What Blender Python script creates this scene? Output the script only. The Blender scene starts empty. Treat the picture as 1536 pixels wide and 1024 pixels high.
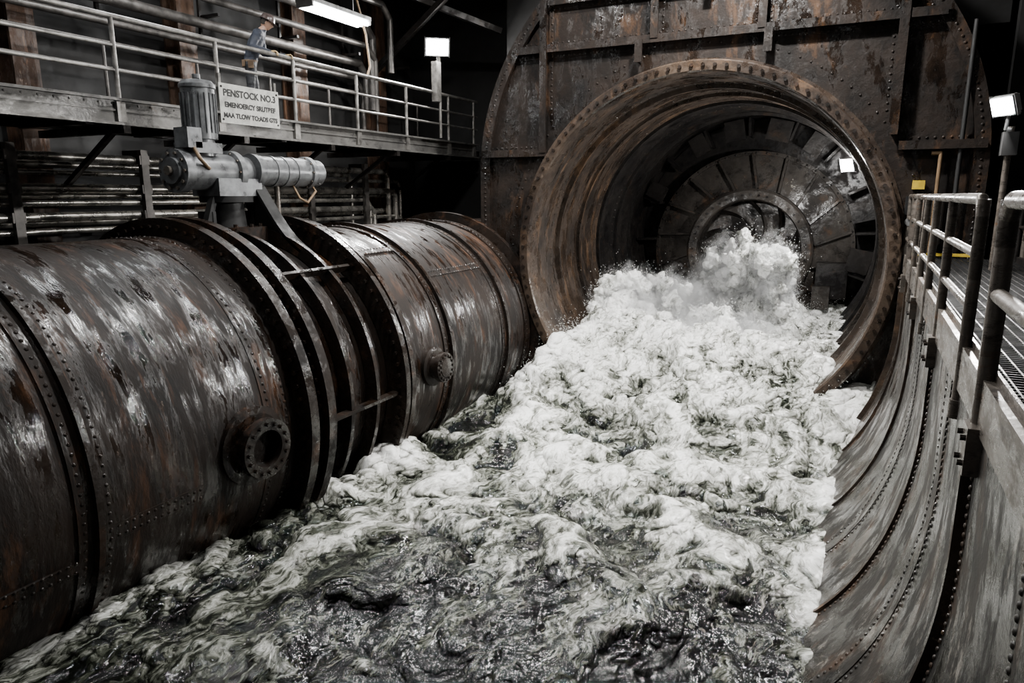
import bpy, math, random
import numpy as np
from mathutils import Vector, Matrix, noise as mn
random.seed(7); rng=np.random.default_rng(7)
C=bpy.context.scene.collection
V=Vector
# ------------------------------------------------------------------ materials
def nt(name):
    m=bpy.data.materials.new(name); m.use_nodes=True
    t=m.node_tree; t.nodes.clear()
    o=t.nodes.new('ShaderNodeOutputMaterial'); b=t.nodes.new('ShaderNodeBsdfPrincipled')
    t.links.new(b.outputs[0],o.inputs[0]); return m,t,b
def N(t,ty,**k):
    n=t.nodes.new(ty)
    for a,v in k.items(): setattr(n,a,v)
    return n
def ramp(t,src,stops):
    r=t.nodes.new('ShaderNodeValToRGB'); e=r.color_ramp.elements
    while len(e)<len(stops): e.new(.5)
    for x,(p,c) in zip(e,stops):
        x.position=p; x.color=(c,c,c,1) if isinstance(c,(int,float)) else (*c,1)
    t.links.new(src,r.inputs[0]); return r.outputs[0]
def noise(t,co,scale,detail=6,rough=.6,stretch=(1,1,1),dist=0,loc=(0,0,0),ntype='FBM'):
    mp=N(t,'ShaderNodeMapping'); mp.inputs['Scale'].default_value=stretch; mp.inputs['Location'].default_value=loc
    t.links.new(co,mp.inputs[0])
    n=N(t,'ShaderNodeTexNoise'); n.noise_type=ntype
    n.inputs['Scale'].default_value=scale; n.inputs['Detail'].default_value=detail
    n.inputs['Roughness'].default_value=rough; n.inputs['Distortion'].default_value=dist
    t.links.new(mp.outputs[0],n.inputs['Vector']); return n.outputs['Fac']
def mix(t,f,a,b):
    m=N(t,'ShaderNodeMix',data_type='RGBA')
    if isinstance(f,float): m.inputs[0].default_value=f
    else: t.links.new(f,m.inputs[0])
    for s,x in ((6,a),(7,b)):
        if isinstance(x,tuple): m.inputs[s].default_value=(*x,1)
        else: t.links.new(x,m.inputs[s])
    return m.outputs[2]
def math_(t,op,a,b_=0,clamp=False):
    n=N(t,'ShaderNodeMath',operation=op); n.use_clamp=clamp
    for i,x in enumerate((a,b_)):
        if isinstance(x,(int,float)): n.inputs[i].default_value=x
        else: t.links.new(x,n.inputs[i])
    return n.outputs[0]
def rust(name,dark,mid,rst,light,streak=(1,1,1),rough=(.16,.6),metal=.15,bump=.4,rustpos=.52,lightpos=.62,wet=.5,sc=1.0,bstreak=(1,1,1),spec=.5,bsc=7):
    m,t,b=nt(name); co=N(t,'ShaderNodeTexCoord').outputs['Object']
    n1=noise(t,co,.9*sc,6,.65,dist=.3)
    base=mix(t,ramp(t,n1,[(.38,0),(.62,1)]),dark,mid)
    n2=noise(t,co,1.5*sc,8,.72,streak,.3,(3,7,1))
    c=mix(t,ramp(t,n2,[(rustpos,0),(rustpos+.12,1)]),base,rst)
    n3=noise(t,co,2.2*sc,9,.78,streak,.2,(9,2,5))
    c=mix(t,ramp(t,n3,[(lightpos,0),(lightpos+.05,.85)]),c,light)
    c=mix(t,ramp(t,n3,[(.36,.85),(.46,0)]),c,tuple(x*.25 for x in dark))
    t.links.new(c,b.inputs['Base Color'])
    b.inputs['Metallic'].default_value=metal
    n5=noise(t,co,1.9*sc,7,.72,streak,.3,(-6,1,3))
    r=ramp(t,n5,[(wet-.05,rough[0]),(wet+.06,rough[1])]); t.links.new(r,b.inputs['Roughness'])
    t.links.new(ramp(t,n5,[(wet-.05,spec),(wet+.06,spec*.25)]),b.inputs['Specular IOR Level'])
    bm=N(t,'ShaderNodeBump'); bm.inputs['Strength'].default_value=bump; bm.inputs['Distance'].default_value=.03
    t.links.new(noise(t,co,bsc*sc,6,.62,bstreak),bm.inputs['Height']); t.links.new(bm.outputs[0],b.inputs['Normal'])
    return m
def plain(name,c,rough=.5,metal=0,var=.35,bump=.15,sc=6):
    m,t,b=nt(name); co=N(t,'ShaderNodeTexCoord').outputs['Object']
    n=noise(t,co,sc,6,.65); cc=mix(t,ramp(t,n,[(.35,0),(.65,1)]),tuple(x*(1-var) for x in c),tuple(min(1,x*(1+var*.5)) for x in c))
    t.links.new(cc,b.inputs['Base Color']); b.inputs['Metallic'].default_value=metal
    t.links.new(ramp(t,n,[(.3,rough*.7),(.7,min(1,rough*1.3))]),b.inputs['Roughness'])
    bm=N(t,'ShaderNodeBump'); bm.inputs['Strength'].default_value=bump; bm.inputs['Distance'].default_value=.01
    t.links.new(n,bm.inputs['Height']); t.links.new(bm.outputs[0],b.inputs['Normal']); return m
def emis(name,c,s):
    m,t,b=nt(name); b.inputs['Base Color'].default_value=(*c,1)
    b.inputs['Emission Color'].default_value=(*c,1); b.inputs['Emission Strength'].default_value=s; return m

M_pipe=rust('wet_rusty_pipe_steel',(.0038,.0025,.0018),(.0145,.0085,.0055),(.062,.028,.0135),(.15,.11,.085),(.5,2.4,.5),(.06,.62),.03,.5,.54,.65,.465,1,(.6,1.8,.6),1.0,6)
M_flng=rust('flange_steel',(.005,.0034,.0025),(.015,.0092,.006),(.045,.022,.012),(.12,.09,.07),(1,1,1),(.14,.6),.1,.4,.55,.68,.48,spec=.8)
M_bulk=rust('bulkhead_rust',(.005,.0036,.0028),(.017,.011,.0078),(.058,.030,.015),(.22,.145,.09),(1.2,1.2,.5),(.08,.65),.05,.5,.55,.68,.46,spec=.85)
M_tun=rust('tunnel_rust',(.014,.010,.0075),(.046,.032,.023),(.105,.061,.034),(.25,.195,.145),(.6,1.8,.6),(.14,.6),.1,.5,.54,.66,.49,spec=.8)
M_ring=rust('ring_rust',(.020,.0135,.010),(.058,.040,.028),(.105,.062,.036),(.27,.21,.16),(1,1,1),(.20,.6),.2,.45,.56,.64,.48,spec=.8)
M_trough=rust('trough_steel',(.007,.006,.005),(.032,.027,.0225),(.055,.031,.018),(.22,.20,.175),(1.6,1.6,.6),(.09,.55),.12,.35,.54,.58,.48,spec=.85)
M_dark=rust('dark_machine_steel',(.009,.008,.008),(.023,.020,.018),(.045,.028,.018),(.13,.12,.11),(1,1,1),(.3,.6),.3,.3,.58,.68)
M_turb=rust('runner_steel',(.020,.017,.015),(.060,.052,.045),(.085,.05,.03),(.42,.39,.33),(1,1,1),(.2,.6),.1,.4,.57,.64,.47,spec=.6)
M_galv=plain('galvanised_steel',(.25,.24,.225),.40,.6,.5,.2)
M_rackp=plain('rack_pipe_steel',(.46,.44,.40),.28,.85,.6,.2,3)
M_cond=plain('conduit_steel',(.085,.078,.072),.4,.5,.6,.2,4)
M_rail=rust('worn_handrail',(.08,.068,.058),(.17,.15,.13),(.13,.068,.036),(.4,.37,.33),(1,1,3),(.25,.5),.5,.3,.58,.66)
M_beam=rust('deck_beam_steel',(.085,.083,.08),(.18,.175,.165),(.09,.06,.04),(.34,.33,.31),(1,1,2),(.3,.55),.45,.3,.62,.66)
M_grey=plain('actuator_paint',(.14,.145,.15),.33,.35,.5,.2,5)
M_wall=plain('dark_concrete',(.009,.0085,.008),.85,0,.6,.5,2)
M_col=rust('brown_column',(.03,.017,.011),(.08,.048,.032),(.13,.068,.04),(.2,.15,.12),(2,2,.6),(.4,.7),.1,.3)
M_black=plain('black_steel',(.008,.008,.008),.7,.1,.4)
M_sign=plain('sign_paint',(.42,.42,.39),.5,0,.35,.05,7)
M_ink=plain('sign_ink',(.010,.010,.010),.6,0,.2)
M_yel=plain('yellow_paint',(.6,.42,.04),.5,0,.3)
M_lamp=emis('lamp_glow',(.95,.98,1.0),90); M_tube=emis('tube_glow',(.95,.98,1.0),34)
M_fix=plain('lamp_housing',(.3,.3,.3),.4,.5,.3)
M_rubber=plain('cable_rubber',(.16,.10,.05),.6,0,.3)

# ------------------------------------------------------------------ mesh builder
class MB:
    def __init__(s): s.v=[];s.f=[];s.m=[];s.s=[];s.mats=[]
    def mi(s,m):
        if m not in s.mats: s.mats.append(m)
        return s.mats.index(m)
    def add(s,vs,fs,mat,sm=False):
        o=len(s.v); s.v.extend([tuple(x) for x in vs]); k=s.mi(mat)
        for f in fs: s.f.append([i+o for i in f]); s.m.append(k); s.s.append(sm)
    def box(s,c,d,mat,rot=None):
        vs=[V((x*d[0]/2,y*d[1]/2,z*d[2]/2)) for x in(-1,1) for y in(-1,1) for z in(-1,1)]
        if rot is not None: vs=[rot@v for v in vs]
        vs=[v+V(c) for v in vs]
        s.add(vs,[(0,1,3,2),(4,6,7,5),(0,4,5,1),(2,3,7,6),(0,2,6,4),(1,5,7,3)],mat)
    def bar(s,p0,p1,w,h,mat,up=(0,0,1)):
        p0=V(p0);p1=V(p1);d=(p1-p0);L=d.length;d.normalize();a=d.cross(V(up)).normalized();b=a.cross(d)
        s.box((p0+p1)/2,(w,L,h),mat,Matrix((a,d,b)).transposed())
    def cyl(s,p0,p1,r0,mat,r1=None,seg=16,cap=True,sm=True):
        p0=V(p0);p1=V(p1);r1=r0 if r1 is None else r1
        d=(p1-p0).normalized();a=d.orthogonal().normalized();b=d.cross(a)
        c=[(math.cos(2*math.pi*i/seg),math.sin(2*math.pi*i/seg)) for i in range(seg)]
        A=[p0+(a*x+b*y)*r0 for x,y in c];B=[p1+(a*x+b*y)*r1 for x,y in c]
        s.add(A+B,[(i,(i+1)%seg,seg+(i+1)%seg,seg+i) for i in range(seg)],mat,sm)
        if cap:
            s.add(A,[tuple(range(seg))[::-1]],mat); s.add(B,[tuple(range(seg))],mat)
    def sph(s,c,r,mat,seg=12,rings=8,sc=(1,1,1),R=None):
        c=V(c);vs=[];fs=[]
        for j in range(rings+1):
            th=math.pi*j/rings
            for i in range(seg):
                ph=2*math.pi*i/seg
                p=V((r*sc[0]*math.sin(th)*math.cos(ph),r*sc[1]*math.sin(th)*math.sin(ph),r*sc[2]*math.cos(th)))
                vs.append(c+(R@p if R else p))
        for j in range(rings):
            for i in range(seg): fs.append((j*seg+i,(j+1)*seg+i,(j+1)*seg+(i+1)%seg,j*seg+(i+1)%seg))
        s.add(vs,fs,mat,True)
    def tube(s,pts,r,mat,seg=12):
        for a,b in zip(pts[:-1],pts[1:]): s.cyl(a,b,r,mat,seg=seg,cap=True)
        for p in pts[1:-1]: s.sph(p,r*1.0,mat,seg,6)
    def lathe(s,o,axis,prof,mat,seg=64,a0=0,a1=2*math.pi,sharp=True):
        o=V(o);ax=V(axis).normalized()
        if abs(ax.y)>.99: e1=V((1,0,0));e2=V((0,0,1))
        elif abs(ax.z)>.99: e1=V((1,0,0));e2=V((0,1,0))
        else: e1=ax.orthogonal().normalized();e2=ax.cross(e1)
        full=abs(a1-a0-2*math.pi)<1e-6; n=seg if full else seg+1
        segs=[(prof[i],prof[i+1]) for i in range(len(prof)-1)] if sharp else [tuple(prof)]
        for pr in segs:
            vs=[];fs=[]
            for (r,h) in pr:
                for i in range(n):
                    a=a0+(a1-a0)*i/seg; vs.append(o+ax*h+(e1*math.cos(a)+e2*math.sin(a))*r)
            for j in range(len(pr)-1):
                for i in range(seg):
                    k=(i+1)%n; fs.append((j*n+i,j*n+k,(j+1)*n+k,(j+1)*n+i))
            s.add(vs,fs,mat,True)
    def rivet(s,p,n,r,mat,h=.6):
        p=V(p);n=V(n).normalized();a=n.orthogonal().normalized();b=n.cross(a);k=6;vs=[]
        for rr,hh in((1,0),(.72,h*.7)):
            for i in range(k):
                t=2*math.pi*i/k; vs.append(p+(a*math.cos(t)+b*math.sin(t))*r*rr+n*r*hh)
        vs.append(p+n*r*h)
        fs=[(i,(i+1)%k,k+(i+1)%k,k+i) for i in range(k)]+[(k+i,k+(i+1)%k,2*k) for i in range(k)]
        s.add(vs,fs,mat,True)
    def bolt(s,p,n,r,h,mat):
        p=V(p);n=V(n).normalized(); s.cyl(p,p+n*h,r,mat,seg=6,sm=False)
    def obj(s,name,parent=None):
        me=bpy.data.meshes.new(name); me.from_pydata(s.v,[],s.f)
        for m in s.mats: me.materials.append(m)
        me.polygons.foreach_set('material_index',s.m); me.polygons.foreach_set('use_smooth',s.s); me.update()
        o=bpy.data.objects.new(name,me); C.objects.link(o)
        if parent: o.parent=parent
        return o
def ringriv(mb,cx,cz,R,y,n,r,mat,a0=0,a1=2*math.pi,normal='r',h=.6):
    for i in range(n):
        a=a0+(a1-a0)*(i+.5)/n; d=V((math.cos(a),0,math.sin(a)))
        p=V((cx,y,cz))+d*R
        mb.rivet(p,d if normal=='r' else V((0,-1,0)),r,mat,h)

D=15.5; RX,RZ=-3.28,-1.31; WL=-4.7
# ------------------------------------------------------------------ penstock pipe
PX,PZ,PR=-9.55,-3.19,2.55
mb=MB()
secs=[(-1.5,4.2,PR),(4.2,7.3,PR+.02),(7.3,9.8,PR-.12),(9.8,11.4,PR),(11.4,13.8,PR+.015),(13.8,17.5,PR)]
for y0,y1,r in secs: mb.lathe((PX,0,PZ),(0,1,0),[(r,y0),(r,y1)],M_pipe,160)
def hoop(y,w,h,mat=M_flng): mb.lathe((PX,0,PZ),(0,1,0),[(PR-.1,y-w/2),(PR+h,y-w/2),(PR+h,y+w/2),(PR-.1,y+w/2)],mat,160)
for y in (4.2,11.4,13.8,1.0):
    hoop(y,.07,.10); hoop(y,.42,.028,M_pipe)
    for dy in(-.14,.14): ringriv(mb,PX,PZ,PR+.028,y+dy,150,.024,M_flng)
def bigfl(y,w,h):
    hoop(y,w,h)
    for s_ in(-1,1):
        n=90
        for i in range(n):
            a=2*math.pi*i/n; d=V((math.cos(a),0,math.sin(a)))
            mb.bolt(V((PX,y+s_*w/2,PZ))+d*(PR+h*.55),(0,s_,0),.034,.05,M_flng)
bigfl(7.25,.16,.30); bigfl(7.62,.16,.30); bigfl(9.55,.12,.30); bigfl(9.78,.12,.26)
hoop(7.43,.2,.12)
hoop(6.85,.5,.03,M_pipe)
for y in(6.68,6.98): ringriv(mb,PX,PZ,PR+.03,y,150,.026,M_flng)
ringriv(mb,PX,PZ,PR+.005,10.05,150,.024,M_flng)
for y in (8.3,8.95): hoop(y,.08,.12)
for a in(-.05,.85):
    d=V((math.cos(a),0,math.sin(a))); p=V((PX,0,PZ))+d*(PR+.08)
    mb.bar(p+V((0,7.7,0)),p+V((0,9.5,0)),.05,.14,M_flng,up=d)
hoop(15.2,.16,.22); hoop(14.9,.3,.03)
ringriv(mb,PX,PZ,PR+.03,14.85,150,.024,M_flng)
def lap(a,y0,y1,w=.2):
    n=int((y1-y0)/.085)
    for off in(-.055,.055):
        for i in range(n):
            aa=a+off/PR; d=V((math.cos(aa),0,math.sin(aa)))
            mb.rivet(V((PX,y0+(i+.5)*(y1-y0)/n,PZ))+d*(PR+.03),d,.023,M_flng)
    mb.lathe((PX,0,PZ),(0,1,0),[(PR+.03,y0),(PR+.03,y1)],M_pipe,4,a-w/2/PR,a+w/2/PR)
    for s_ in(-1,1):
        aa=a+s_*w/2/PR; d=V((math.cos(aa),0,math.sin(aa)))
        mb.bar(V((PX,y0,PZ))+d*(PR+.015),V((PX,y1,PZ))+d*(PR+.015),.006,.03,M_flng,up=d)
lap(-.16,4.3,5.55); lap(.95,-1,4.0,.12); lap(1.0,10.1,11.2,.12); lap(.7,11.6,13.6,.12); lap(-.25,-1,4.0,.12)
def manhole(a,y,R,openh):
    d=V((math.cos(a),0,math.sin(a))); o=V((PX,y,PZ))+d*(PR-.1)
    mb.lathe(o,d,[(R*1.32,0),(R*1.32,.16),(R*1.1,.18),(R*.8,.18),(R*.8,.30),(R,.30),(R,.40),(R*.62,.40),(R*.62,.22 if openh else .42),(0,.22 if openh else .44)],M_flng,48)
    e1=d.orthogonal().normalized();e2=d.cross(e1)
    for i in range(16):
        t=2*math.pi*i/16; p=o+(e1*math.cos(t)+e2*math.sin(t))*R*.82
        mb.bolt(p+d*.40,d,.026,.035,M_flng)
        p=o+(e1*math.cos(t)+e2*math.sin(t))*R*1.22; mb.rivet(p+d*.15,d,.025,M_flng)
manhole(-.02,6.35,.40,True); manhole(.02,10.75,.28,False)
mb.cyl((-10.6,5.2,PZ+2.2),(-10.6,5.2,PZ+2.75),.05,M_yel,.03,seg=10); mb.cyl((-10.6,5.2,PZ+2.1),(-10.6,5.2,PZ+2.4),.09,M_rail,seg=10)
mb.obj('penstock_pipe')

# ------------------------------------------------------------------ valve actuator
mb=MB()
top=PZ+PR
mb.cyl((PX,8.55,top-.2),(PX,8.55,top+.12),.62,M_flng,seg=32)
for i in range(12):
    t=2*math.pi*i/12; mb.bolt((PX+.52*math.cos(t),8.55+.52*math.sin(t),top+.12),(0,0,1),.035,.05,M_flng)
mb.cyl((PX,8.55,top+.1),(PX,8.55,.05),.30,M_black,.24,seg=24)
for dy in(-.42,.42):
    mb.bar((PX+.1,8.55+dy*1.3,top+.1),(PX+.1,8.55+dy*.8,.02),.09,.12,M_black,up=(1,0,0))
    mb.box((PX,8.55+dy,top+.2),(.35,.06,.35),M_black)
mb.cyl((PX,8.55,-.12),(PX,8.55,-.02),.42,M_black,seg=28)
mb.box((PX,8.6,.12),(.62,.9,.28),M_grey)
z=.36
mb.lathe((PX,0,z),(0,1,0),[(0,7.52),(.2,7.52),(.2,7.58),(.33,7.58),(.33,7.74),(.29,7.78),(.29,8.6),(.35,8.62),(.35,8.74),(.27,8.76),(.27,8.98)],M_grey,40)
for i in range(10):
    t=2*math.pi*i/10; mb.bolt((PX+.27*math.cos(t),7.58,z+.27*math.sin(t)),(0,-1,0),.028,.035,M_rail)
    mb.bolt((PX+.31*math.cos(t),8.62,z+.31*math.sin(t)),(0,-1,0),.022,.03,M_rail)
mb.cyl((PX,7.52,z),(PX,7.46,z),.07,M_rail,seg=16)
mb.lathe((PX,0,z+.05),(0,1,0),[(.16,8.95),(.16,9.05),(0.0,9.06)],M_black,24)
mb.lathe((PX+.12,0,z+.04),(0,1,0),[(0,8.98),(.28,8.98),(.28,9.12),(.255,9.14),(.255,10.25),(.29,10.27),(.29,10.37),(.24,10.39),(.24,10.62),(.18,10.7),(0,10.7)],M_grey,40)
for yy in(9.4,9.65,9.9): mb.lathe((PX+.12,0,z+.04),(0,1,0),[(.25,yy),(.268,yy),(.268,yy+.05),(.25,yy+.05)],M_grey,32)
for i in range(10):
    t=2*math.pi*i/10; mb.bolt((PX+.12+.265*math.cos(t),10.27,z+.04+.265*math.sin(t)),(0,-1,0),.02,.03,M_rail)
mb.cyl((PX+.1,9.6,z-.2),(PX+.1,9.6,top+.02),.05,M_rail,seg=10)
mb.tube([(PX+.2,9.9,z-.2),(PX+.3,9.95,z-.42),(PX+.3,10.15,z-.5),(PX+.28,10.4,z-.3),(PX+.15,10.4,z-.15)],.022,M_rubber,8)
mb.box((PX,8.08,.72),(.5,.5,.16),M_grey); mb.box((PX+.1,7.82,.86),(.3,.26,.3),M_grey)
mb.lathe((PX,8.15,0),(0,0,1),[(.20,.6),(.20,.85),(.25,.86),(.25,1.62),(.27,1.63),(.27,1.68),(.22,1.74),(0,1.78)],M_grey,36)
for i in range(20):
    t=2*math.pi*i/20; c,s_=math.cos(t),math.sin(t)
    mb.bar((PX+.255*c,8.15+.255*s_,.95),(PX+.255*c,8.15+.255*s_,1.55),.012,.03,M_grey,up=(c,s_,0))
mb.cyl((PX,8.15,1.78),(PX,8.15,1.84),.06,M_grey,seg=12)
mb.tube([(PX+.2,7.8,.75),(PX+.34,7.8,.55),(PX+.3,8.0,.4)],.03,M_rubber,8)
out=[];inn=[]
for i in range(15):
    q=i/14; a=1.50-.42*q; r=PR+.78*(1-q)**2.2+.02
    out.append((PX+r*math.cos(a),PZ+r*math.sin(a))); inn.append((PX+(PR-.14)*math.cos(a),PZ+(PR-.14)*math.sin(a)))
for yw in(8.95,9.12):
    vs=[(x,yw,z_) for x,z_ in out]+[(x,yw,z_) for x,z_ in inn]; mb.add(vs,[(i,i+1,15+i+1,15+i) for i in range(14)],M_black)
for (a,b) in zip(out[:-1],out[1:]): mb.bar((a[0],9.03,a[1]),(b[0],9.03,b[1]),.05,.24,M_black,up=(0,1,0))
mb.obj('valve_actuator')

# ------------------------------------------------------------------ tunnel, flange, runner
mb=MB()
mb.lathe((RX,0,RZ),(0,1,0),[(3.74,15.3),(3.72,16.6)],M_tun,128)
ys=[16.6,18.0,19.6,21.2,22.6,24.8]
for i in range(len(ys)-1):
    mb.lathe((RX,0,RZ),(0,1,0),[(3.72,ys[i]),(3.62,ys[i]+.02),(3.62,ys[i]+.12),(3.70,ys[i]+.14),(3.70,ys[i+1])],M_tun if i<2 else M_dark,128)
for y in (16.3,17.8,19.4,21.0):
    for i in range(110):
        a=2*math.pi*i/110; d=V((math.cos(a),0,math.sin(a))); mb.rivet(V((RX,y,RZ))+d*3.70,-d,.025,M_tun)
mb.obj('tunnel_liner')
mb=MB()
mb.lathe((RX,0,RZ),(0,1,0),[(3.73,15.49),(3.73,15.02),(3.76,14.98),(3.94,14.98),(3.97,15.01),(3.97,15.10),(3.88,15.12),(3.88,15.48)],M_ring,160)
mb.lathe((RX,0,RZ),(0,1,0),[(3.88,15.42),(4.06,15.42),(4.06,15.48)],M_ring,160)
n=104
for i in range(n):
    a=2*math.pi*(i+.5)/n; d=V((math.cos(a),0,math.sin(a)))
    mb.bolt(V((RX,14.98,RZ))+d*3.86,(0,-1,0),.038,.045,M_flng)
    mb.rivet(V((RX,15.42,RZ))+d*3.98,(0,-1,0),.03,M_flng)
    mb.rivet(V((RX,15.25,RZ))+d*3.74,-d,.028,M_flng)
mb.obj('tunnel_flange_ring')

mb=MB(); TY=24.3; TX,TZ=RX,-1.75
mb.lathe((RX,0,RZ),(0,1,0),[(3.68,TY+.4),(0,TY+.45)],M_dark,96)
mb.lathe((TX,0,TZ),(0,1,0),[(3.12,TY+.3),(3.12,TY-.1),(3.0,TY-.12),(3.0,TY),(1.95,TY-.25),(1.95,TY-.6),(1.88,TY-.66),(1.62,TY-.66),(1.58,TY-.6),(1.58,TY+.35),(0,TY+.38)],M_turb,96)
for i in range(18):
    a=2*math.pi*(i+.3)/18
    d0=V((math.cos(a),0,math.sin(a)));d1=V((math.cos(a+.10),0,math.sin(a+.10)))
    mb.bar(V((TX,TY-.32,TZ))+d0*1.95,V((TX,TY-.08,TZ))+d1*3.02,.07,.2,M_turb,up=(0,1,0))
for i in range(44):
    a=2*math.pi*i/44; d=V((math.cos(a),0,math.sin(a))); mb.bolt(V((TX,TY-.66,TZ))+d*1.75,(0,-1,0),.035,.04,M_dark)
for i in range(60):
    a=2*math.pi*i/60; d=V((math.cos(a),0,math.sin(a))); mb.rivet(V((TX,TY-.11,TZ))+d*3.06,(0,-1,0),.035,M_dark)
mb.lathe((TX,0,TZ),(0,1,0),[(.0,TY-.5),(.22,TY-.42),(.42,TY-.15),(.5,TY+.35)],M_turb,40,sharp=False)
for i in range(10):
    a=2*math.pi*i/10; vs=[];K=9
    for j in range(K):
        q=j/(K-1); r=.35+1.22*q; aa=a+.95*q
        for y in (TY-.45+.2*q,TY+.33):
            tw=.18 if y>TY else 0
            vs.append((TX+r*math.cos(aa+tw),y,TZ+r*math.sin(aa+tw)))
    mb.add(vs,[(2*j,2*j+1,2*j+3,2*j+2) for j in range(K-1)],M_turb,True)
for i in range(16):
    a=.05+2*math.pi*i/16
    d=V((math.cos(a),0,math.sin(a))); mb.bar(V((RX,TY-.3,RZ))+d*3.1,V((RX,TY-.3,RZ))+d*3.66,.07,.7,M_dark,up=(0,1,0))
for a,w in((1.0,.5),(1.35,.7),(1.75,.6),(2.1,.5),(.25,.6),(-.2,.7),(2.7,.5)):
    d=V((math.cos(a),0,math.sin(a))); mb.bar(V((RX,TY-.75,RZ))+d*3.0,V((RX,TY-.75,RZ))+d*3.62,w,.06,M_dark,up=(0,1,0))
mb.box((-.75,TY-.5,-2.6),(.9,.5,1.1),M_dark); mb.box((-1.0,TY-.8,-3.1),(.5,.5,.7),M_turb)
mb.obj('turbine_runner')

# ------------------------------------------------------------------ bulkhead
mb=MB(); ACX,ACZ,AR=RX,.5,5.15
def outl(a):
    d=(math.cos(a),math.sin(a)); best=99
    for sx in(-5.15,5.15):
        if d[0]*sx>0:
            t=sx/d[0]; z=RZ+t*d[1]
            if z<=ACZ and z>=-6.6: best=min(best,t)
    if d[1]<0:
        t=(-6.6-RZ)/d[1]
        if abs(t*d[0])<=5.15: best=min(best,t)
    oz=RZ-ACZ; B=d[1]*oz; Cc=oz*oz-AR*AR; t=-B+math.sqrt(B*B-Cc)
    if RZ+t*d[1]>=ACZ-.001: best=min(best,t)
    return best
n=240; vs=[];fs=[]
for i in range(n):
    a=2*math.pi*i/n; o_=outl(a)
    vs.append((RX+3.8*math.cos(a),D,RZ+3.8*math.sin(a))); vs.append((RX+o_*math.cos(a),D,RZ+o_*math.sin(a)))
    vs.append((RX+o_*math.cos(a),D+.5,RZ+o_*math.sin(a)))
for i in range(n):
    k=(i+1)%n; fs+=[(3*i,3*i+1,3*k+1,3*k),(3*i+1,3*i+2,3*k+2,3*k+1)]
mb.add(vs,fs,M_bulk)
mb.lathe((ACX,0,ACZ),(0,1,0),[(4.95,D),(4.95,D-.12),(5.2,D-.12),(5.2,D+.2)],M_bulk,120,0,math.pi)
for i in range(130):
    a=math.pi*i/130; mb.rivet((ACX+5.07*math.cos(a),D-.12,ACZ+5.07*math.sin(a)),(0,-1,0),.03,M_bulk)
for sx in(-1,1):
    mb.box((ACX+sx*5.07,D-.06,-2.9),(.25,.14,6.8),M_bulk)
    for i in range(60): mb.rivet((ACX+sx*5.07,D-.13,-6+i*.11),(0,-1,0),.03,M_bulk)
def stiff_v(x,z0,z1,w=.16,dep=.22):
    mb.box((x,D-dep/2,(z0+z1)/2),(.05,dep,z1-z0),M_bulk); mb.box((x,D-dep,(z0+z1)/2),(w,.04,z1-z0),M_bulk)
    mb.box((x,D-.01,(z0+z1)/2),(w*2.2,.03,z1-z0),M_bulk)
    k=int((z1-z0)/.13)
    for i in range(k):
        for s_ in(-1,1): mb.rivet((x+s_*w*.85,D-.025,z0+(i+.5)*.13),(0,-1,0),.028,M_bulk)
def stiff_h(z,x0,x1,w=.16,dep=.2):
    mb.box(((x0+x1)/2,D-dep/2,z),(x1-x0,dep,.05),M_bulk); mb.box(((x0+x1)/2,D-dep,z),(x1-x0,.04,w),M_bulk)
    mb.box(((x0+x1)/2,D-.012,z),(x1-x0,.03,w*2.2),M_bulk)
    k=int((x1-x0)/.13)
    for i in range(k):
        for s_ in(-1,1): mb.rivet((x0+(i+.5)*.13,D-.027,z+s_*w*.85),(0,-1,0),.028,M_bulk)
stiff_v(-6.8,.95,4.2); stiff_v(-4.28,3.2,5.4); stiff_v(-2.13,3.2,5.4); stiff_v(.33,1.1,4.1)
stiff_v(-4.6,2.75,3.2);stiff_v(-2.0,2.75,3.2)
stiff_v(-3.2,3.9,5.5)
stiff_h(3.2,-7.5,1.0); stiff_h(.95,-8.4,-6.7); stiff_h(.9,.45,1.85)
stiff_h(4.15,-6.7,.2,.12)
mb.lathe((RX,0,RZ),(0,1,0),[(4.06,D-.04),(4.45,D-.04),(4.45,D)],M_bulk,120)
ringriv(mb,RX,RZ,4.36,D-.04,120,.028,M_bulk,normal='y')
for k,(x0,z0) in enumerate(((-7.0,-3.6),(-7.45,-3.9))):
    vs=[(x0,D,z0),(x0,D-1.1,-4.9),(x0,D,-4.9),(x0+.08,D,z0),(x0+.08,D-1.1,-4.9),(x0+.08,D,-4.9)]
    mb.add(vs,[(0,1,2),(3,5,4),(0,3,4,1),(1,4,5,2),(0,2,5,3)],M_ring)
mb.box((-7.5,D-.3,-4.3),(.9,.1,1.4),M_ring)
mb.tube([(1.0,D-.15,.75),(1.15,D-.15,.75),(1.15,D-.15,-1.1)],.035,M_rubber,8)
mb.tube([(1.45,D-.15,3.0),(1.45,D-.15,-1.1)],.04,M_black,8)
mb.box((.85,D-.12,.18),(.2,.14,.16),M_yel); mb.box((.82,D-.1,-.2),(.3,.16,.34),M_black)
mb.cyl((.75,D-.2,-.5),(.75,D-.35,-.5),.07,M_fix,seg=16)
mb.box((1.3,D-.4,-1.08),(1.0,.06,.05),M_yel)
mb.obj('steel_bulkhead')

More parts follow.
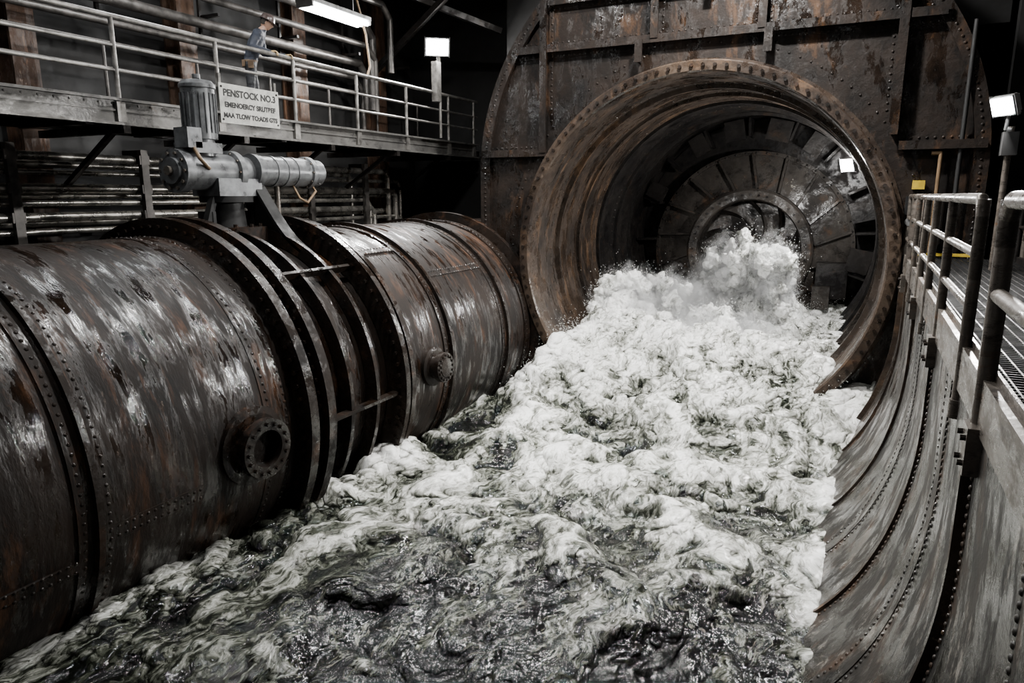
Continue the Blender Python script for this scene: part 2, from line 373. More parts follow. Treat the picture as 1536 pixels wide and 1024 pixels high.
# ------------------------------------------------------------------ flume side lining (right)
def wallx(z):
    if z>-2.2: return .75
    q=(z+2.2)/3.0
    return -1.15+1.9*math.sqrt(max(0,1-q*q))
mb=MB()
zs=[-1.35,-1.8,-2.2]+[-2.2-3.0*math.sin(t) for t in np.linspace(.08,1.5,22)]
for (y0,y1) in ((-1.5,3.2),(3.2,5.0),(5.0,8.0),(8.0,11.0),(11.0,13.4),(13.4,15.4)):
    vs=[];fs=[];K=6
    for j,z in enumerate(zs):
        for i in range(K): vs.append((wallx(z),y0+(y1-y0)*i/(K-1),z))
    for j in range(len(zs)-1):
        for i in range(K-1): fs.append((j*K+i,j*K+i+1,(j+1)*K+i+1,(j+1)*K+i))
    mb.add(vs,fs,M_trough,True)
def rib(y,w,h,mat,riv=True,zt=-1.4):
    pts=[]
    for k,z in enumerate(np.linspace(zt,-5.15,60)):
        x=wallx(z); dz=.01; dx=(wallx(z-dz)-wallx(z+dz))/(-2*dz)
        pts.append((V((x,0,z)),V((-1,0,dx)).normalized()))
    vs=[];fs=[]
    for p,nm in pts:
        for yo,ho in((-w/2,0),(-w/2,h),(w/2,h),(w/2,0)):
            q=p+nm*ho; vs.append((q.x,y+yo,q.z))
    for k in range(len(pts)-1):
        for e in range(3): fs.append((4*k+e,4*k+e+1,4*k+4+e+1,4*k+4+e))
    mb.add(vs,fs,mat)
    if riv:
        for s_ in(-1,1):
            for p,nm in pts: mb.rivet((p.x+nm.x*.004,y+s_*(w/2+.06),p.z+nm.z*.004),nm,.022,mat)
rib(5.0,.06,.06,M_ring)
for y in(8.0,11.0,13.4): rib(y,.05,.035,M_ring,y==8.0)
for y in(3.2,6.5,9.6): rib(y,.24,.010,M_trough)
for y in (14.3,): rib(y,.05,.08,M_ring,False)
for y in(4.9,7.95,11.0,14.0):
    mb.box((.72,y,-1.52),(.1,.22,.3),M_rail)
    for dy in(-.07,.07):
        for dz in(-.08,.08): mb.bolt((.67,y+dy,-1.52+dz),(-1,0,0),.02,.03,M_flng)
mb.obj('flume_lining')

# ------------------------------------------------------------------ right walkway (grating) + handrail
mb=MB(); dz=-1.15
for i in range(int(16.8/.07)):
    y=-1.5+i*.07; mb.box((1.6,y,dz-.02),(1.62,.012,.04),M_black)
for i in range(17): mb.box((.82+i*.1,6.9,dz-.018),(.012,16.9,.038),M_dark)
mb.box((.76,6.9,dz-.1),(.06,16.9,.32),M_rail); mb.box((.80,6.9,dz+.05),(.02,16.9,.12),M_rail)
mb.box((2.44,6.9,dz-.05),(.06,16.9,.3),M_dark)
for i in range(6): mb.box((1.6,-1+3*i,dz-.16),(1.6,.1,.2),M_dark)
mb.obj('grating_walkway')
mb=MB(); r=.042; hx=.75; ht=-.03
def post(y,rr=r,zb=-1.62):
    mb.cyl((hx,y,zb),(hx,y,ht),rr,M_rail,seg=14); mb.cyl((hx,y,zb-.02),(hx,y,zb+.12),rr*1.35,M_rail,seg=14)
for y in [6.0,7.95,9.6,11.0,12.5,14.0,15.2]: post(y)
mb.tube([(hx,15.3,ht),(hx,6.12,ht),(hx,6.0,ht-.12),(hx,6.0,-.6)],r,M_rail,14)
for z in(-.42,-.8): mb.cyl((hx,15.3,z),(hx,6.0,z),r*.8,M_rail,seg=12)
for y in(4.95,1.9): post(y,.052)
mb.tube([(hx,4.95,-.3),(hx,4.95,ht-.1),(hx,4.85,ht+.0),(hx,-1.2,ht)],.052,M_rail,14)
mb.cyl((hx,4.95,-.58),(hx,-1.2,-.58),.045,M_rail,seg=12)
mb.tube([(2.42,15.2,ht),(2.42,-1.2,ht)],r,M_dark,12); mb.tube([(2.42,15.2,-.55),(2.42,-1.2,-.55)],r*.8,M_dark,12)
for i in range(7): mb.cyl((2.42,-.8+i*2.6,dz),(2.42,-.8+i*2.6,ht),r,M_dark,seg=12)
mb.obj('guard_railing')

# ------------------------------------------------------------------ left walkway
LX=-10.5; zb=1.056; zd=1.456
mb=MB()
mb.box((LX-.02,8.3,(zb+zd)/2),(.03,21,zd-zb),M_beam)
mb.box((LX+.03,8.3,zd-.02),(.14,21,.04),M_beam); mb.box((LX+.03,8.3,zb+.02),(.14,21,.04),M_beam)
mb.box((LX+.0,8.3,zb+.22),(.05,21,.025),M_beam)
mb.box((LX-.9,8.3,zd-.05),(1.75,21,.05),M_dark)
mb.box((LX-1.75,8.3,(zb+zd)/2),(.05,21,.4),M_dark)
for i in range(11): mb.box((LX-.9,-1+2*i,zb+.1),(1.7,.12,.24),M_dark)
for i in range(8):
    y=.3+2.4*i; mb.bar((LX-1.6,y,zb-.9),(LX-.1,y,zb),.08,.08,M_dark); mb.box((LX-1.0,y,zb-.06),(2.2,.12,.12),M_dark)
for i in range(90): mb.rivet((LX-.004,-1+.22*i,zb+.32),(1,0,0),.018,M_beam)
mb.obj('catwalk')
mb=MB(); rt=zd+1.19
for y in [3.55,5.5,7.47,9.4,11.3,13.27,15.2,17.2,18.6]:
    mb.cyl((LX+.02,y,zb+.05),(LX+.02,y,rt),.036,M_galv,seg=12); mb.box((LX+.03,y,zb+.2),(.06,.14,.3),M_galv)
for z,rr in((rt,.04),(rt-.42,.026),(rt-.78,.026)): mb.cyl((LX+.02,-1.5,z),(LX+.02,18.8,z),rr,M_galv,seg=12)
for y in [4.6+1.95*i for i in range(8)]: mb.cyl((LX-1.7,y,zd),(LX-1.7,y,rt-.02),.030,M_cond,seg=10)
for z in(rt-.02,rt-.45): mb.cyl((LX-1.7,-1.5,z),(LX-1.7,18.8,z),.026,M_cond,seg=10)
mb.obj('catwalk_railing')

e=bpy.data.objects.new('warning_sign',None); C.objects.link(e)
mb=MB(); mb.box((LX+.09,10.05,1.60),(.02,1.42,.68),M_sign)
for dy in(-.66,.66):
    for z in(1.32,1.88): mb.cyl((LX+.1,10.05+dy,z),(LX+.11,10.05+dy,z),.02,M_dark,seg=8)
    mb.box((LX+.06,10.05+dy,1.8),(.04,.05,.6),M_galv)
mb.obj('panel',e)
for txt,z,sz in(('PENSTOCK NO.3',1.73,.165),('EMENOERCY SRUTBEF',1.54,.122),('MAA TLOW TO:ADS GTS',1.36,.115)):
    cu=bpy.data.curves.new('txt','FONT'); cu.body=txt; cu.size=sz; cu.extrude=.002; cu.align_x='CENTER'; cu.offset=.005
    o=bpy.data.objects.new('lettering',cu); C.objects.link(o); o.location=(LX+.104,10.05,z); o.rotation_euler=(math.pi/2,0,math.pi/2)
    cu.materials.append(M_ink); o.parent=e

# ------------------------------------------------------------------ pipe rack, columns, back structure
mb=MB()
for x,z,rr in((-12.1,.62,.075),(-12.1,.36,.045),(-12.1,.1,.085),(-12.1,-.14,.05),(-12.1,-.36,.075),(-12.1,-.6,.05),(-12.35,.5,.06),(-12.35,-.02,.05),(-12.35,-.45,.08)):
    ye=16.3+rng.uniform(-1.2,.9)
    mb.tube([(x,-1.5,z),(x,ye,z),(x,ye+.12,z-.15),(x,ye+.12,-1.45)],rr,M_rackp,12)
for y in(4.3,6.6,8.9,11.6,13.3,15.4):
    mb.box((-12.0,y,-.4),(.1,.14,2.4),M_cond); mb.box((-12.25,y,.75),(.5,.1,.1),M_dark)
    for z in(.62,.1,-.36): mb.box((-11.98,y,z),(.05,.2,.16),M_cond)
mb.obj('pipe_rack')
mb=MB()
for i in range(5):
    y=4.2+3.25*i
    for dx in(-.2,.2): mb.box((-12.9+dx,y,2.5),(.05,.42,9),M_col)
    mb.box((-12.9,y,2.5),(.4,.05,9),M_col)
mb.obj('steel_column')
mb=MB()
for z,x,rr in((3.35,-12.2,.1),(3.0,-12.35,.06),(3.75,-11.9,.07),(4.3,-12.0,.12),(4.7,-11.4,.08)):
    mb.tube([(x,-1.5,z),(x,15.6,z),(x,15.9,z-.3),(x,15.9,z-1.6 if rr<.1 else 2.2)],rr,M_cond,12)
for i in range(8):
    mb.box((-12.1,2+2.2*i,3.5),(.5,.06,.06),M_dark); mb.box((-12.4,2+2.2*i,4),(.06,.06,2),M_dark)
mb.tube([(-11.0,14.0,4.6),(-10.95,14.3,3.7),(-10.9,14.35,3.0),(-10.9,14.2,2.7)],.025,M_rubber,8)
mb.obj('overhead_conduit')
mb=MB()
for i in range(7):
    y=1.5+2.7*i; mb.box((-8,y,5.7),(11,.06,.5),M_dark); mb.box((-8,y,5.47),(11,.24,.05),M_dark); mb.box((-8,y,5.95),(11,.24,.05),M_dark)
for x in(-11.6,-9.2,-6.5): mb.box((x,8.5,6.2),(.25,21,.35),M_dark)
mb.bar((-12.5,16.2,3.0),(-8.8,16.2,5.6),.14,.14,M_dark); mb.bar((-12.5,14.0,5.6),(-9.0,17.5,4.2),.14,.14,M_dark)
mb.obj('roof_truss')

def slab(name,c,d,mat=M_wall):
    m=MB(); m.box(c,d,mat); return m.obj(name)
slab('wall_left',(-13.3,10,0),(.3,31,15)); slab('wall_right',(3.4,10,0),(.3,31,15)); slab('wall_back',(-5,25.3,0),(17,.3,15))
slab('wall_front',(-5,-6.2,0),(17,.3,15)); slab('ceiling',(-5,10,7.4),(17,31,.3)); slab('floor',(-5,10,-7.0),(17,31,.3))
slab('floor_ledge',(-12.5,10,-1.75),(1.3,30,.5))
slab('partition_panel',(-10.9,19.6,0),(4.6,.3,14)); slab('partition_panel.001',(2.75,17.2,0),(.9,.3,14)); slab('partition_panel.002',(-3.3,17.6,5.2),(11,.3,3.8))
mb=MB()
for y in(9.5,12.2,14.8): mb.box((3.1,y,1.5),(.16,.3,6),M_dark)
mb.cyl((2.9,15.3,-1.2),(2.9,15.3,6),.12,M_rail,seg=12); mb.cyl((2.6,15.3,-1.2),(2.6,15.3,6),.05,M_rail,seg=10)
mb.box((3.1,11,2.6),(.1,9,.14),M_dark); mb.cyl((3.05,6,3.2),(3.05,15.6,3.2),.07,M_rail,seg=10)
mb.obj('service_pipes')

# ------------------------------------------------------------------ lamps
def aim(o,d): o.rotation_euler=V(d).to_track_quat('-Z','Y').to_euler()
def arealight(par,name,loc,d,sx,sy,p,col=(1.0,.98,.95)):
    l=bpy.data.lights.new(name,'AREA'); l.shape='RECTANGLE'; l.size=sx; l.size_y=sy; l.energy=p; l.color=col
    o=bpy.data.objects.new(name,l); C.objects.link(o); o.location=loc; aim(o,d); o.parent=par; return o
def flood(loc,d,p,s=.34,arm=None,name='floodlight',spot=None):
    mb=MB(); d=V(d).normalized(); z=V((0,0,1)); a=d.cross(z).normalized(); b=a.cross(d); R=Matrix((a,d,b)).transposed(); c=V(loc)
    mb.box(c-d*.06,(s,.10,s*.72),M_fix,R)
    mb.box(c-d*.003,(s*.88,.03,s*.6),M_lamp,R)
    for k in range(5): mb.box(c-d*.14+a*(k-2)*s*.18,(.012,.08,s*.6),M_fix,R)
    for sg in(-1,1): mb.box(c-d*.05+a*sg*(s/2+.015),(.012,.05,s*.8),M_fix,R)
    if arm: mb.tube([c-d*.1-b*s*.36,V(arm)],.025,M_fix,8)
    o=mb.obj(name)
    if spot:
        l=bpy.data.lights.new('added_runner_spot','SPOT'); l.energy=p; l.spot_size=math.radians(spot); l.spot_blend=.8; l.shadow_soft_size=.15; l.color=(1,.99,.97)
        q=bpy.data.objects.new('added_runner_spot',l); C.objects.link(q); q.location=c+d*.05; aim(q,d); q.parent=o
    else: arealight(o,'flood_lamp',c+d*.03,d,s*.85,s*.6,p)
    return o
flood((-10.35,16.5,3.75),(.55,-.70,-.35),1000,.62,(-10.4,16.7,2.7))
flood((1.68,13.0,1.28),(-.75,-.55,-.35),650,.40,(1.78,13.1,.95))
tl=flood((-.52,19.9,.72),(-.72,-.62,-.30),300,.46,(-.4,20.0,1.0))
l=bpy.data.lights.new('lamp_spill','POINT'); l.energy=650; l.shadow_soft_size=.12; l.color=(1,.99,.97); q=bpy.data.objects.new('lamp_spill',l); C.objects.link(q); q.location=(-.75,20.15,.62); q.parent=tl
flood((-3.6,-3.0,2.6),V((-3.4,24.3,-2.4))-V((-3.6,-3.0,2.6)),9500,.5,(-3.6,-3.4,3.4),spot=14)  # added unseen spot behind the camera, lights the runner and plume
mb=MB(); mb.cyl((1.85,13.1,-1.15),(1.85,13.1,1.0),.045,M_rail,seg=12); mb.box((1.85,13.1,.75),(.2,.2,.34),M_black); mb.cyl((1.8,13.1,.95),(1.85,13.1,.95),.05,M_fix,seg=10)
mb.obj('lamp_post')
mb=MB(); mb.cyl((-10.42,16.7,1.5),(-10.42,16.7,3.6),.04,M_galv,seg=10); mb.box((-10.4,16.5,2.9),(.16,.22,1.0),M_galv)
mb.obj('lamp_post.001')
def tubelight(loc,L,p):
    mb=MB(); x,y,z=loc
    mb.box((x,y,z+.1),(.46,L+.1,.08),M_fix)
    for dx in(-.14,.0,.14): mb.cyl((x+dx,y-L/2,z),(x+dx,y+L/2,z),.055,M_tube,seg=10)
    for e_ in(-1,1): mb.box((x,y+e_*(L/2+.02),z+.02),(.44,.04,.12),M_fix)
    mb.cyl((x,y-L/3,z+.1),(x,y-L/3,z+1.2),.012,M_fix,seg=6); mb.cyl((x,y+L/3,z+.1),(x,y+L/3,z+1.2),.012,M_fix,seg=6)
    o=mb.obj('fluorescent_light'); arealight(o,'tube_lamp',(x,y,z-.08),(0.15,0,-1),.3,L,p)
tubelight((-11.0,13.3,3.92),1.9,120); tubelight((-11.0,8.9,4.15),1.7,20); tubelight((-11.0,5.0,4.15),1.7,30)
def unseen_bay(loc,p,d=(0,0,-1)):  # unseen overhead fixtures, added to light water and pipe from above
    mb=MB(); c=V(loc)
    mb.lathe(c,(0,0,1),[(.62,-.02),(.66,.0),(.5,.28),(.2,.42),(.2,.62),(0,.62)],M_fix,32)
    mb.cyl(c+V((0,0,.02)),c+V((0,0,.03)),.45,M_tube,seg=32); mb.cyl(c+V((0,0,.6)),c+V((0,0,.95)),.02,M_fix,seg=6)
    o=mb.obj('unseen_bay_lamp'); arealight(o,'unseen_bay_light',c-V((0,0,.05)),d,.5,.5,p)
unseen_bay((-2.6,12.8,6.1),2200,(0,-.3,-1)); unseen_bay((-5.6,8.4,6.2),640); unseen_bay((-4.2,3.4,6.2),90)
unseen_bay((-6.6,12.4,5.6),450)

# ------------------------------------------------------------------ water
def hash2(ix,iy,seed):
    h=(ix.astype(np.int64)*374761393+iy.astype(np.int64)*668265263+seed*1442695041)&0xffffffff
    h=((h^(h>>13))*1274126177)&0xffffffff; h=h^(h>>16); return h
def perlin(x,y,seed=0):
    xi=np.floor(x);yi=np.floor(y);xf=x-xi;yf=y-yi;u=xf**3*(xf*(xf*6-15)+10);v=yf**3*(yf*(yf*6-15)+10)
    def g(dx,dy):
        a=(hash2(xi+dx,yi+dy,seed)/4294967296.0)*2*np.pi; return np.cos(a)*(xf-dx)+np.sin(a)*(yf-dy)
    a=g(0,0);b=g(1,0);c=g(0,1);d=g(1,1); return ((a+(b-a)*u)+((c+(d-c)*u)-(a+(b-a)*u))*v)*1.4
def fbm(x,y,o,seed=0,g=.5):
    s=0;a=1
    for i in range(o): s=s+a*perlin(x,y,seed+i*17); x=x*2.03+3.1;y=y*2.03+1.7;a*=g
    return s
def crest(x,y,seed,e=.003): return (1-np.sqrt(perlin(x,y,seed)**2+e)*1.5)
def sst(a,b,x): t=np.clip((x-a)/(b-a),0,1); return t*t*(3-2*t)
nx_,ny_=740,1280
xs=np.linspace(-9.3,.70,nx_); ty=np.linspace(0,1,ny_); ysr=(3.5*(28/3.5)**ty)-2.8
ysr=ysr*(24.2-.7)/(ysr[-1]-ysr[0]); ysr=ysr-ysr[0]+.7
X,Y=np.meshgrid(xs,ysr)
wx=X+.45*fbm(X*.5,Y*.4,3,5)+.14*fbm(X*1.8,Y*1.5,3,6); wy=Y+.55*fbm(X*.45+9,Y*.4,3,11)+.16*fbm(X*1.8+4,Y*1.5,3,12)
surge=sst(12.2,16.6,Y+.5*fbm(X*.6,Y*.2,3,77))*sst(-7.5,-6.2,X+.3*fbm(X,Y,2,3))
base=WL+1.15*surge
amp=.60+.50*sst(5,11,Y)
c1=crest(wx*.50,wy*.42,21,.006); c2=crest(wx*1.15+7,wy*1.0,22,.004); c3=crest(wx*2.5+3,wy*2.2,23,.006); c4=crest(wx*6.5+3,wy*5.8,24,.006)
h=amp*(.30*(c1-.6)+.16*(c2-.6)+.24*fbm(wx*.6,wy*.45,3,41))
h+=.045*(c3-.6)+.008*(c4-.6)+.006*fbm(wx*9,wy*8,2,71,.6)
def bump(cx,cy,sx,sy,hh): return hh*np.exp(-((X-cx)/sx)**2-((Y-cy)/sy)**2)
pl=bump(-3.5,21.0,.9,1.2,.8)+bump(-2.1,20.4,.6,1.0,.8)+bump(-5.5,17.6,.8,1.3,.6)+bump(-4.6,18.8,.7,1.2,.4)+bump(-3.9,17.0,2.2,1.0,.25)+bump(-6.4,14.8,.7,1.3,.5)
rough=.5*(c2-.6)+.4*(c3-.6)+.15*(c4-.6)+.25*fbm(wx*3,wy*2.4,4,91,.55)
h+=pl*(1+.6*rough)+.25*surge*rough
h+=.26*np.exp(-((X+7.1)/.5)**2)*sst(3,5,Y)*(1-sst(9,11,Y))*(.7+rough)
h*=1-.55*np.exp(-((X-.35)/.7)**2)
Z=base+h
gy,gx=np.gradient(Z); dxs=xs[1]-xs[0]; dys=np.gradient(ysr)[:,None]
gx=np.clip(gx/dxs,-1.2,1.2);gy=np.clip(gy/dys,-1.2,1.2)
XX=np.minimum(X-.06*gx,.72); YY=Y-.06*gy
foam=-.01+.39*sst(5.0,10.8,Y)+.13*surge
foam-=.07*np.exp(-((X+2.8)/1.8)**2-((Y-6.4)/1.8)**2)
foam-=.34*np.exp(-((X+6.9)/.7)**2-((Y-11.8)/1.6)**2)
foam-=.07*np.exp(-((X+5.0)/.7)**2-((Y-6.2)/1.5)**2)
foam+=.22*np.exp(-((X+6.1)/.6)**2-((Y-7.2)/2.4)**2)
foam+=.24*np.exp(-((X+7.15)/.35)**2)*(1-sst(9,10,Y))
foam+=.16*np.exp(-((X-.0)/.3)**2)
foam+=.55*h*(1-surge)+.18*(c2-.6)+.08*(c3-.6)+.22*(c1-.6)+.35*np.clip(pl,0,1)
foam=np.clip(foam,-.3,1.3)
co=np.stack([XX,YY,Z],-1).reshape(-1,3)
idx=np.arange(nx_*ny_).reshape(ny_,nx_)
q=np.stack([idx[:-1,:-1],idx[:-1,1:],idx[1:,1:],idx[1:,:-1]],-1).reshape(-1,4)
fx=X[:-1,:-1].ravel();fy=Y[:-1,:-1].ravel()
rr=np.hypot(fx-RX,Z[:-1,:-1].ravel()-RZ)
keep=~((fy>15.45)&(rr>3.72))
q=q[keep]
me=bpy.data.meshes.new('channel_water'); me.vertices.add(len(co)); me.vertices.foreach_set('co',co.ravel())
me.loops.add(q.size); me.loops.foreach_set('vertex_index',q.ravel().astype(np.int32)); me.polygons.add(len(q))
me.polygons.foreach_set('loop_start',np.arange(0,q.size,4,dtype=np.int32)); me.polygons.foreach_set('loop_total',np.full(len(q),4,dtype=np.int32))
me.update(calc_edges=True); me.polygons.foreach_set('use_smooth',np.ones(len(q),dtype=bool))
at=me.attributes.new('foam','FLOAT','POINT'); at.data.foreach_set('value',foam.ravel().astype(np.float32)); me.validate()
W=bpy.data.objects.new('channel_water',me); C.objects.link(W)
def watermat(name,const=None):
    m,t,b=nt(name)
    cc=N(t,'ShaderNodeTexCoord').outputs['Object']
    wn=N(t,'ShaderNodeTexNoise'); wn.inputs['Scale'].default_value=1.2; wn.inputs['Detail'].default_value=3; t.links.new(cc,wn.inputs['Vector'])
    vm=N(t,'ShaderNodeVectorMath',operation='MULTIPLY_ADD'); t.links.new(wn.outputs['Color'],vm.inputs[0]); vm.inputs[1].default_value=(.9,.9,.9); t.links.new(cc,vm.inputs[2])
    wc=vm.outputs[0]
    na=noise(t,wc,1.1,6,.62,(1,.5,1),.3)
    nb=noise(t,wc,2.7,6,.60,(1,.36,1),.5,(5,5,5))
    nc=noise(t,wc,9,6,.66,(1,.34,1),.4,(2,5,1))
    M=lambda op,a,b_=0,c=False: math_(t,op,a,b_,c)
    def rdg(n,k): return M('MAXIMUM',M('SUBTRACT',1.0,M('MULTIPLY',M('ABSOLUTE',M('SUBTRACT',n,.5)),k)),-.1)
    rb=rdg(nb,9.0); rc=rdg(nc,7.0)
    s1=M('ADD',M('MULTIPLY',M('SUBTRACT',na,.5),1.2),M('MULTIPLY',M('SUBTRACT',rb,.38),.30))
    s1=M('ADD',s1,M('MULTIPLY',M('SUBTRACT',rc,.42),.22))
    s1=M('ADD',s1,M('MULTIPLY',M('SUBTRACT',nc,.5),.35))
    if const is None:
        att=N(t,'ShaderNodeAttribute'); att.attribute_name='foam'; s1=M('ADD',s1,att.outputs['Fac'])
    else: s1=M('ADD',s1,const)
    fac=ramp(t,s1,[(.20,0),(.36,.4),(.56,.85),(.8,1)])
    colr=ramp(t,s1,[(.08,(.003,.0035,.003)),(.22,(.015,.017,.012)),(.34,(.062,.067,.052)),(.49,(.25,.255,.225)),(.66,(.60,.605,.57)),(.86,(.94,.94,.92))])
    t.links.new(colr,b.inputs['Base Color'])
    t.links.new(ramp(t,fac,[(0,.04),(.4,.10),(1,.22)]),b.inputs['Roughness'])
    b.inputs['IOR'].default_value=1.33; b.inputs['Specular IOR Level'].default_value=.9
    bm=N(t,'ShaderNodeBump'); bm.inputs['Strength'].default_value=.7; bm.inputs['Distance'].default_value=.06
    hh=M('ADD',M('MULTIPLY',nb,1.2),M('MULTIPLY',nc,.5)); hh=M('ADD',hh,M('MULTIPLY',rc,.05))
    t.links.new(hh,bm.inputs['Height']); t.links.new(bm.outputs[0],b.inputs['Normal'])
    return m
me.materials.append(watermat('churning_water'))
# bursting plume of white water (union of lobes, remeshed and roughened)
mb=MB(); dummy=plain('plume_tmp',(1,1,1))
ell=(((-3.5,21.2,-2.6),(.8,.9,1.25),56),((-2.9,20.6,-2.3),(.45,.5,1.2),26),((-2.05,20.4,-2.4),(.5,.8,1.3),44),((-5.5,17.7,-2.95),(.75,.9,.95),46),((-4.6,18.6,-3.05),(.9,1.0,.8),34),((-3.4,18.2,-3.4),(1.6,1.2,.5),28))
for c,rad,nn in ell:
    for _ in range(nn):
        d=rng.normal(size=3); d/=np.linalg.norm(d); d*=rng.uniform(.2,1)**.5
        k=1-.6*np.linalg.norm(d); r=float(rng.uniform(.12,.26)*(.5+.8*k))
        mb.sph((c[0]+d[0]*rad[0],c[1]+d[1]*rad[1],c[2]+d[2]*rad[2]),r,dummy,14,9)
tmp=mb.obj('spray_plume'); rm=tmp.modifiers.new('r','REMESH'); rm.mode='VOXEL'; rm.voxel_size=.035
em=bpy.data.meshes.new_from_object(tmp.evaluated_get(bpy.context.evaluated_depsgraph_get())); tmp.modifiers.clear(); tmp.data=em
nv=len(em.vertices); ar=np.zeros(nv*3,np.float32); em.vertices.foreach_get('co',ar); ar=ar.reshape(-1,3); na_=np.zeros(nv*3,np.float32); em.vertex_normals.foreach_get('vector',na_); na_=na_.reshape(-1,3)
disp=np.array([.20*mn.fractal(V(p.tolist())*3.0,.6,2.1,5)+.08*abs(mn.noise(V(p.tolist())*9)) for p in ar],np.float32)
ar=ar+na_*disp[:,None]; em.vertices.foreach_set('co',ar.ravel()); em.materials.clear(); em.materials.append(watermat('bursting_foam',.70)); em.polygons.foreach_set('use_smooth',[True]*len(em.polygons)); em.update(); tmp.parent=W
# spray droplets
M_drop=plain('spray_droplet',(.85,.86,.84),.3,0,.1,0)
mb=MB()
Zf=Z.ravel();Xf=XX.ravel();Yf=YY.ravel();pf=(np.clip(foam,0,2)*np.clip(.06+.25*sst(8,12,Y)+surge*.6+pl,0,2)*np.clip(c2+.3*c3,.2,2)**2).ravel(); pf=pf**2*np.clip(np.abs(dys)*np.ones_like(X),0,1).ravel(); pf/=pf.sum()
def drop(p,r):
    x,y,z=p; mb.add([(x+r,y,z),(x-r,y,z),(x,y+r,z),(x,y-r,z),(x,y,z+r*1.4),(x,y,z-r*1.4)],[(0,2,4),(2,1,4),(1,3,4),(3,0,4),(2,0,5),(1,2,5),(3,1,5),(0,3,5)],M_drop,True)
for k in rng.choice(len(Xf),24000,p=pf):
    e_=rng.exponential(.05+.09*float(Yf[k]>13))
    if e_>.7: continue
    p=(Xf[k]+rng.normal(0,.06),Yf[k]+rng.normal(0,.06),Zf[k]+e_)
    if p[0]>.1 or (p[1]>15 and math.hypot(p[0]-RX,p[2]-RZ)>3.5): continue
    drop(p,float(rng.uniform(.003,.009)))
for k in rng.choice(nv,26000):
    p=ar[k]+na_[k]*rng.exponential(.14)+rng.normal(0,.05,3)
    if math.hypot(p[0]-RX,p[2]-RZ)<3.4: drop([float(x) for x in p],float(rng.uniform(.004,.011)))
mb.obj('water_spray',W)
# fine mist around the plume (fades to zero well inside its bounds)
mb=MB(); 
m=bpy.data.materials.new('mist'); m.use_nodes=True; t=m.node_tree; t.nodes.clear(); o=t.nodes.new('ShaderNodeOutputMaterial')
vs_=t.nodes.new('ShaderNodeVolumeScatter'); vs_.inputs['Color'].default_value=(.98,.98,.97,1); vs_.inputs['Anisotropy'].default_value=0; t.links.new(vs_.outputs[0],o.inputs['Volume'])
cc=N(t,'ShaderNodeTexCoord').outputs['Object']
g=None
for c,rad in (((-3.3,20.9,-2.5),(1.15,1.3,1.35)),((-2.15,20.3,-2.4),(.75,1.1,1.40)),((-5.3,17.7,-2.95),(1.0,1.3,1.15)),((-4.4,18.7,-2.95),(1.15,1.4,1.05)),((-3.4,18.2,-3.4),(2.1,1.6,.6))):
    a=N(t,'ShaderNodeVectorMath',operation='SUBTRACT'); t.links.new(cc,a.inputs[0]); a.inputs[1].default_value=c
    d=N(t,'ShaderNodeVectorMath',operation='DIVIDE'); t.links.new(a.outputs[0],d.inputs[0]); d.inputs[1].default_value=rad
    L=N(t,'ShaderNodeVectorMath',operation='LENGTH'); t.links.new(d.outputs[0],L.inputs[0])
    v=math_(t,'SUBTRACT',1.0,L.outputs['Value']); g=v if g is None else math_(t,'MAXIMUM',g,v)
n_=noise(t,cc,2.6,6,.68,dist=.3)
dn=math_(t,'ADD',g,math_(t,'MULTIPLY',math_(t,'SUBTRACT',n_,.53),2.2))
dn=math_(t,'MULTIPLY',dn,4.0); dn=math_(t,'MINIMUM',math_(t,'MAXIMUM',dn,0.0),2.0)
edge=math_(t,'MULTIPLY',math_(t,'ADD',g,.55),2.5,); edge=math_(t,'MINIMUM',math_(t,'MAXIMUM',edge,0.0),1.0)
dn=math_(t,'MULTIPLY',dn,edge)
t.links.new(dn,vs_.inputs['Density'])
mb.box((-3.75,19.15,-2.45),(6.5,8.5,4.4),m); mb.obj('spray_mist',W)

